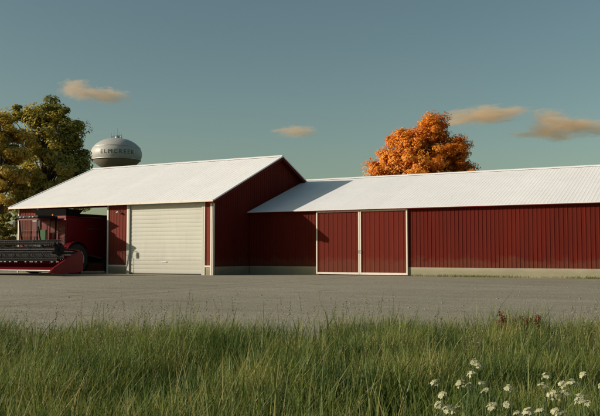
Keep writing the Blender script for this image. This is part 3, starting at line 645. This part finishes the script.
def woods():   # a far belt of trees along the fields, one mass
    rs = np.random.default_rng(21); n = 60000
    s = rs.uniform(-1, 1, n); ang = s * R(75) + math.atan2(FW.y, FW.x)
    r = 520 + rs.uniform(-18, 18, n); hmax = 8 + 3.0 * np.sin(s * 37) + 2.2 * np.sin(s * 91 + 1) + 1.5 * np.sin(s * 211)
    z = rs.random(n) ** .7 * hmax
    P = np.stack([r * np.cos(ang), r * np.sin(ang), z], 1)
    a1 = rs.normal(size=(n, 3)); a1 /= np.linalg.norm(a1, axis=1)[:, None]; a2 = np.cross(a1, rs.normal(size=(n, 3))); a2 /= np.linalg.norm(a2, axis=1)[:, None]
    V = np.stack([P - a1 * 1.3, P + a2 * .9, P + a1 * 1.3, P - a2 * .9], 1).reshape(-1, 3)
    o = npmesh('distant_woods', V, np.arange(n * 4).reshape(-1, 4), M['leaf_olive'], None, np.repeat(rs.random(n), 4)); o['kind'] = 'stuff'
    tag(o, 'far belt of dark autumn woods along the edge of the fields', 'woods')
woods()

# ------------------------------------------------------------------ grass
def blades(name, P, h, w, lean, mat, var, label, cat, seg=4):
    rs = np.random.default_rng(len(P)); n = len(P)
    th = rs.uniform(0, 2 * np.pi, n); side = np.stack([np.cos(th), np.sin(th), np.zeros(n)], 1)
    ph = rs.uniform(0, 2 * np.pi, n); dirn = np.stack([np.cos(ph), np.sin(ph), np.zeros(n)], 1) + np.array([.2, .15, 0])
    ts = np.linspace(0, 1, seg); wd = np.array([1, .85, .55, .06]) if seg == 4 else np.linspace(1, .1, seg)
    V = np.zeros((n, seg, 2, 3))
    for k, t in enumerate(ts):
        c = P + dirn * (lean * h * t ** 2)[:, None] + np.array([0, 0, 1.0]) * (h * (t - .18 * lean * t ** 2))[:, None]
        V[:, k, 0] = c - side * (w * wd[k] / 2)[:, None]; V[:, k, 1] = c + side * (w * wd[k] / 2)[:, None]
    base = (np.arange(n) * seg * 2)[:, None]
    q = np.concatenate([base + np.array([2 * k, 2 * k + 1, 2 * k + 3, 2 * k + 2]) for k in range(seg - 1)], 1).reshape(-1, 4)
    o = npmesh(name, V.reshape(-1, 3), q, mat, None, np.repeat(var, seg * 2)); o['kind'] = 'stuff'; tag(o, label, cat); return o
def vnoise(x, y, f, seed):
    r = np.random.default_rng(seed); s = np.zeros_like(x)
    for k in range(5):
        a = r.uniform(0, np.pi * 2); p_ = r.uniform(0, 6.28); ff = f * r.uniform(.6, 1.7); s += np.sin((x * np.cos(a) + y * np.sin(a)) * ff + p_)
    return s / 5
def scatter(n, d0, d1, seed):
    r = np.random.default_rng(seed); d = d0 + (d1 - d0) * r.random(n) ** .8; lat = r.uniform(-1, 1, n) * (d * .52 + 1.6)
    return d, lat, r
d, lat, r = scatter(260000, 1.9, VERGE + .2, 31)
edge = VERGE + .35 * np.sin(lat * .9) - .15 + .3 * vnoise(lat, d * 0, 5, 4)
dens = .62 + .9 * vnoise(lat, d, 3.2, 1)
keep = (r.random(len(d)) < dens) & (d < edge)
d, lat = d[keep], lat[keep]; n = len(d); P = np.outer(d, np.array(FW)) + np.outer(lat, np.array(RT)); P[:, 2] = 0
tall = .41 + .13 * vnoise(lat, d, 2.0, 2) + .10 * vnoise(lat, d, 6.0, 8)
h = tall * r.uniform(.5, 1.2, n) * (1 + .45 * (r.random(n) < .03)); patch = .5 + .75 * vnoise(lat, d, 4.2, 3) + .45 * vnoise(lat, d, 9, 13)
var = np.clip(patch * .65 + r.random(n) * .42, 0, .82); dry = r.random(n) < (.05 + .13 * (vnoise(lat, d, 1.5, 6) > .22)); var[dry] = r.uniform(.85, 1, dry.sum())
blades('tall_grass', P, h, r.uniform(.005, .015, n), r.uniform(.04, .48, n), M['grass'], var, 'long green grass in the foreground verge', 'grass')
# seed stalks
d, lat, r = scatter(2400, 6.0, VERGE, 33); k = (vnoise(lat, d, 1.4, 9) + r.uniform(-.5, .5, len(d))) > .42; d, lat = d[k], lat[k]; n = len(d)
P = np.outer(d, np.array(FW)) + np.outer(lat, np.array(RT)); P[:, 2] = 0
h = r.uniform(.5, .86, n); lean = r.uniform(.05, .3, n)
blades('seed_stalks', P, h, np.full(n, .003), lean, M['seed'], r.uniform(.2, .9, n), 'dry seed stalks standing above the green grass', 'grass')
# seed heads as tight tufts at the stalk tops
hp = []; hv = []
rs = np.random.default_rng(len(P)); th = rs.uniform(0, 2 * np.pi, n); ph = rs.uniform(0, 2 * np.pi, n)
dirn = np.stack([np.cos(ph), np.sin(ph), np.zeros(n)], 1) + np.array([.35, .25, 0])
reps = 24
tt = np.tile(np.linspace(.72, 1.0, reps), n); ii = np.repeat(np.arange(n), reps)
C = P[ii] + dirn[ii] * (lean[ii] * h[ii] * tt ** 2)[:, None] + np.array([0, 0, 1.0]) * (h[ii] * (tt - .18 * lean[ii] * tt ** 2))[:, None]
nn = len(C); a1 = r.normal(size=(nn, 3)) * .4 + np.array([0, 0, 1]); a1 /= np.linalg.norm(a1, axis=1)[:, None]; a2 = np.cross(a1, r.normal(size=(nn, 3))); a2 /= np.linalg.norm(a2, axis=1)[:, None]
C += r.normal(size=(nn, 3)) * .005; sz = .0085
V = np.stack([C - a1 * sz, C + a2 * sz * .4, C + a1 * sz, C - a2 * sz * .4], 1).reshape(-1, 3)
o = npmesh('seed_heads', V, np.arange(nn * 4).reshape(-1, 4), M['seed'], None, np.repeat(r.random(n)[ii], 4)); tag(o, 'feathery seed heads topping the dry stalks', 'grass', None, 'stuff')
# weeds along the long barn's foundation and the edge of the yard
n = 9000; r = np.random.default_rng(41); x = r.uniform(-26.6, 8.8, n); dn = vnoise(x, x * 0, 1.3, 12) + r.uniform(-.5, .7, n); y = BY0 - .05 - np.abs(r.normal(0, .22, n))
k = (dn > .0) & ~((x > DX0 - .2) & (x < DX1 + .1)) & (x > -16.2); x, y = x[k], y[k]; n = len(x)
blades('weeds', np.stack([x, y, np.zeros(n)], 1), r.uniform(.04, .2, n), r.uniform(.01, .02, n), r.uniform(.1, .9, n), M['grass'], r.uniform(.2, 1, n), 'thin weeds along the concrete foot of the long barn', 'weeds')

n = 5200; r = np.random.default_rng(51); dd = 10.8 + 26 * r.random(n) ** 1.5; ll = r.uniform(-1, 1, n) * (dd * .45 + 2)
P = np.outer(dd, np.array(FW)) + np.outer(ll, np.array(RT)); ok = P[:, 1] < AY0 - .3; P = P[ok]; n = len(P); sz = r.uniform(.006, .022, n) * (1 + (r.random(n) < .04) * 1.0)
oct_ = np.array([(1, 0, 0), (0, 1, 0), (-1, 0, 0), (0, -1, 0), (.55, .1, .55), (.1, .5, .6), (-.5, .1, .5), (0, -.5, .55)])
V = (P[:, None, :] + oct_[None] * sz[:, None, None] * r.uniform(.7, 1.3, (n, 8, 3))); V[:, :4, 2] = .001
Q = np.array([(0, 1, 5, 4), (1, 2, 6, 5), (2, 3, 7, 6), (3, 0, 4, 7), (4, 5, 6, 7)])
def stone_mat():
    t = NT('loose_stone'); t.base(t.ramp(t.noise(6, 3), [(0.3, (0.17, 0.155, 0.125)), (0.7, (0.40, 0.37, 0.31))])); t.set(.9, spec=.15); return t.m
o = npmesh('loose_stones', V.reshape(-1, 3), (np.arange(n)[:, None, None] * 8 + Q[None]).reshape(-1, 4), stone_mat()); tag(o, 'small loose stones strewn over the gravel yard', 'stones', None, 'stuff')

# ------------------------------------------------------------------ wildflowers
def flower_plant(dep, heads, label, seed):
    rp = random.Random(seed)
    H_ = []
    for (px, py, rpx) in heads:
        dd = dep + rp.uniform(-.05, .05); H_.append((pt(px, dd, CAM_H - (py - 254) / FPX * dd), rpx * .88 / FPX * dep))
    cxy = sum((h_[0] for h_ in H_), Vector((0, 0, 0))) / len(H_); b = Vector((cxy.x + rp.uniform(-.05, .05), cxy.y + rp.uniform(-.05, .05), .004))
    t = thing('white_wildflower', label, 'wildflower', b, 'white wildflowers in the grass at the lower right')
    m = MB(); top = max(h_[0].z for h_ in H_); fork = Vector((b.x * .5 + cxy.x * .5, b.y * .5 + cxy.y * .5, min(h_[0].z for h_ in H_) * .62))
    m.tube([b, b.lerp(fork, .5) + Vector((.01, 0, 0)), fork], [.0045, .004, .0035], 6)
    for e, rr in H_: m.tube([fork, fork.lerp(e, .55) + Vector((rp.uniform(-.02, .02), 0, -.03)), e], [.003, .0025, .002], 5)
    for i in range(12):
        q = b.lerp(fork, rp.uniform(.2, 1)); a = rp.uniform(0, 6.28); l = rp.uniform(.05, .11); dd = Vector((math.cos(a), math.sin(a), .5)) * l; sd_ = Vector((-math.sin(a), math.cos(a), 0)) * .008
        m.add([q, q + dd * .5 + sd_, q + dd, q + dd * .5 - sd_], [(0, 1, 2, 3)])
    m.build('stem', M['stem'], t)
    for e, R0 in H_:
        hm = MB(); tl = (Vector((rp.uniform(-.6, .3), rp.uniform(-.9, -.1), 1))).normalized(); u = tl.orthogonal().normalized(); v = tl.cross(u); N_ = rp.choice((12, 16, 20))
        for i in range(N_):                              # florets of five petals on a dome, each on its own little stalk
            q = (i + .5) / N_; rr_ = R0 * math.sqrt(q) * rp.uniform(.6, 1.5); a = i * 2.4
            c = e + (u * math.cos(a) + v * math.sin(a)) * rr_ + tl * (R0 * .45 * (1 - q) + rp.uniform(-.008, .006)); fr = rp.uniform(.006, .0115)
            nl = (tl + (c - e).normalized() * .9 + Vector((rp.uniform(-.4, .4), rp.uniform(-.4, .4), 0))).normalized(); u2 = nl.orthogonal().normalized(); v2 = nl.cross(u2)
            for j in range(5):
                a2 = j * 1.2566 + i; dj = (u2 * math.cos(a2) + v2 * math.sin(a2)); dk = (u2 * math.cos(a2 + 1.57) + v2 * math.sin(a2 + 1.57)); up = nl * rp.uniform(0, .0025)
                hm.add([c, c + dj * fr * .6 + dk * fr * .42 + up, c + dj * fr * 1.2 + up * .5, c + dj * fr * .6 - dk * fr * .42 + up], [(0, 1, 2, 3)])
            hm.tube([e - tl * R0 * .7, c - nl * .001], .0009, 3)
        hm.build('flower_head', M['petal'], t)
    return t
FL = [(3.85, [(433, 381, 4), (441, 393, 4)], 'white wildflower standing apart, leftmost of the flowers'),
      (3.65, [(437, 403, 4.5), (444, 407, 4.5), (453, 407, 4)], 'three headed white wildflower at the bottom left of the flowers'),
      (4.15, [(472, 361, 3.2), (477, 364, 3.2)], 'tallest white wildflower, two small heads above the left cluster'),
      (4.0, [(469, 372, 4), (458, 382, 4.5), (468, 384, 5)], 'white wildflower with three close heads below the tallest one'),
      (3.9, [(480, 382, 4.5), (484, 389, 5)], 'white wildflower beside the three close heads, at the right of the left cluster'),
      (3.7, [(490, 404, 5.5), (504, 402, 3.5)], 'low white wildflower between the two clusters with one wide head'),
      (3.9, [(507, 387, 4)], 'small white wildflower with one head, alone between the left and right clusters'),
      (3.6, [(526, 409, 6), (515, 411, 4), (537, 408, 4)], 'white wildflower at the bottom edge with a big head between two smaller'),
      (4.0, [(544, 375, 4.5), (541, 384, 5)], 'white wildflower with one head above another at the top of the right cluster'),
      (3.8, [(551, 393, 7), (563, 391, 4.5)], 'white wildflower with the widest head, in the middle of the right cluster'),
      (3.9, [(560, 382, 4), (570, 381, 5), (580, 373, 3)], 'white wildflower with three heads in a rising row, above the widest head'),
      (3.75, [(577, 397, 5.5), (583, 401, 4)], 'white wildflower right of the widest head and lower down'),
      (3.6, [(554, 409, 5.5)], 'single headed white wildflower at the bottom edge below the widest head'),
      (3.9, [(599, 384, 4)], 'white wildflower cut by the right edge of the picture')]
for i, (dep, hs, lb) in enumerate(FL): flower_plant(dep, hs, lb, 100 + i)
def dock(loc, h, label, seed):
    rp = random.Random(seed); t = thing('dock_plant', label, 'plant', loc, 'rusty dock plants at the back edge of the grass'); b = Vector(loc)
    m = MB(); s = MB().tube([b + Vector((-.15, 0, h * .6)), b + Vector((.15, 0, h * .62))], .003, 3)
    for k in range(5):
        a = rp.uniform(0, 6.28); top = b + Vector((math.cos(a) * .17, math.sin(a) * .17, h * rp.uniform(.7, 1))); m.tube([b, b.lerp(top, .5), top], [.006, .004, .002], 5)
        for i in range(110):
            f = rp.uniform(.55, 1.0); c = b.lerp(top, f) + Vector((rp.gauss(0, .016), rp.gauss(0, .016), 0)); a1 = Vector((rp.gauss(0, 1), rp.gauss(0, 1), rp.gauss(0, 1))).normalized(); a2 = a1.orthogonal(); z = .009
            s.add([c - a1 * z, c + a2 * z, c + a1 * z, c - a2 * z], [(0, 1, 2, 3)])
    m.build('stem', M['rust'], t); s.build('seed_cluster', M['rust'], t)
for i, (px, py, lb) in enumerate([(505, 324, 'rust red dock plant leftmost of the three at the back edge of the grass'), (514, 330, 'rust red dock plant between the other two at the back of the grass'), (527, 329, 'rust red dock plant, rightmost of the three at the back edge of the grass')]):
    g = pt(px, 9.9 + .15 * i); dock((g.x, g.y, .004), .51 + .05 * (i == 0), lb, 60 + i)

# ------------------------------------------------------------------ clouds
def cloud_mat(name, dens, seed, soft):
    m = bpy.data.materials.new(name); m.use_nodes = True; t = m.node_tree; t.nodes.clear()
    out = t.nodes.new('ShaderNodeOutputMaterial'); pv = t.nodes.new('ShaderNodeVolumePrincipled'); tc = t.nodes.new('ShaderNodeTexCoord')
    pv.inputs['Color'].default_value = (1.0, 0.76, 0.50, 1); pv.inputs['Anisotropy'].default_value = 0.2  # warm evening sunlight is put into the vapour colour as orange
    ln = t.nodes.new('ShaderNodeVectorMath'); ln.operation = 'LENGTH'; t.links.new(tc.outputs['Object'], ln.inputs[0])
    nz = t.nodes.new('ShaderNodeTexNoise'); nz.noise_dimensions = '4D'; nz.inputs['W'].default_value = seed; nz.inputs['Scale'].default_value = 2.3; nz.inputs['Detail'].default_value = 6; nz.inputs['Roughness'].default_value = .6
    t.links.new(tc.outputs['Object'], nz.inputs['Vector'])
    a = t.nodes.new('ShaderNodeMath'); a.operation = 'MULTIPLY_ADD'; a.inputs[1].default_value = 2.4; a.inputs[2].default_value = -.42; t.links.new(nz.outputs[0], a.inputs[0])
    s = t.nodes.new('ShaderNodeMath'); s.operation = 'SUBTRACT'; t.links.new(a.outputs[0], s.inputs[0]); t.links.new(ln.outputs['Value'], s.inputs[1])
    mu = t.nodes.new('ShaderNodeMath'); mu.operation = 'MULTIPLY'; mu.use_clamp = False; mu.inputs[1].default_value = soft; t.links.new(s.outputs[0], mu.inputs[0])
    cl = t.nodes.new('ShaderNodeClamp'); t.links.new(mu.outputs[0], cl.inputs[0])
    m2 = t.nodes.new('ShaderNodeMath'); m2.operation = 'MULTIPLY'; m2.inputs[1].default_value = dens; t.links.new(cl.outputs[0], m2.inputs[0])
    t.links.new(m2.outputs[0], pv.inputs['Density']); t.links.new(pv.outputs[0], out.inputs['Volume']); return m
def cloud(px, py, wpx, hpx, label, seed, rot=0, dist=3200, dens=.0125):
    c = pt(px, dist, CAM_H + (254 - py) / FPX * dist); s = dist / FPX
    bm = bmesh.new(); bmesh.ops.create_icosphere(bm, subdivisions=3, radius=1)
    me = bpy.data.meshes.new('cloud'); bm.to_mesh(me); bm.free(); me.materials.append(cloud_mat('cloud_vapour_%d' % seed, dens, seed * 3.7, 3.0))
    o = bpy.data.objects.new('cloud', me); col.objects.link(o); o.location = c; o.rotation_euler = (0, R(rot), R(YAW)); o.scale = (wpx * s * .5, wpx * s * .3, hpx * s * .5)
    tag(o, label, 'cloud', 'small orange evening clouds')
cloud(74, 88, 46, 25, 'rounded head of the small orange cloud above the left tree and water tower', 1)
cloud(102, 94, 66, 19, 'thin tail streaming right from the cloud above the left tree', 2, 5)
cloud(294, 131, 54, 17, 'small flat orange cloud in the middle of the sky above the shed ridge', 3)
cloud(485, 115, 116, 22, 'long thin orange cloud above and right of the orange tree', 4, -5)
cloud(560, 128, 112, 30, 'largest orange cloud, at the right edge of the sky', 5, 0)
cloud(550, 115, 46, 18, 'small cloud tuft resting on top of the largest orange cloud', 6)
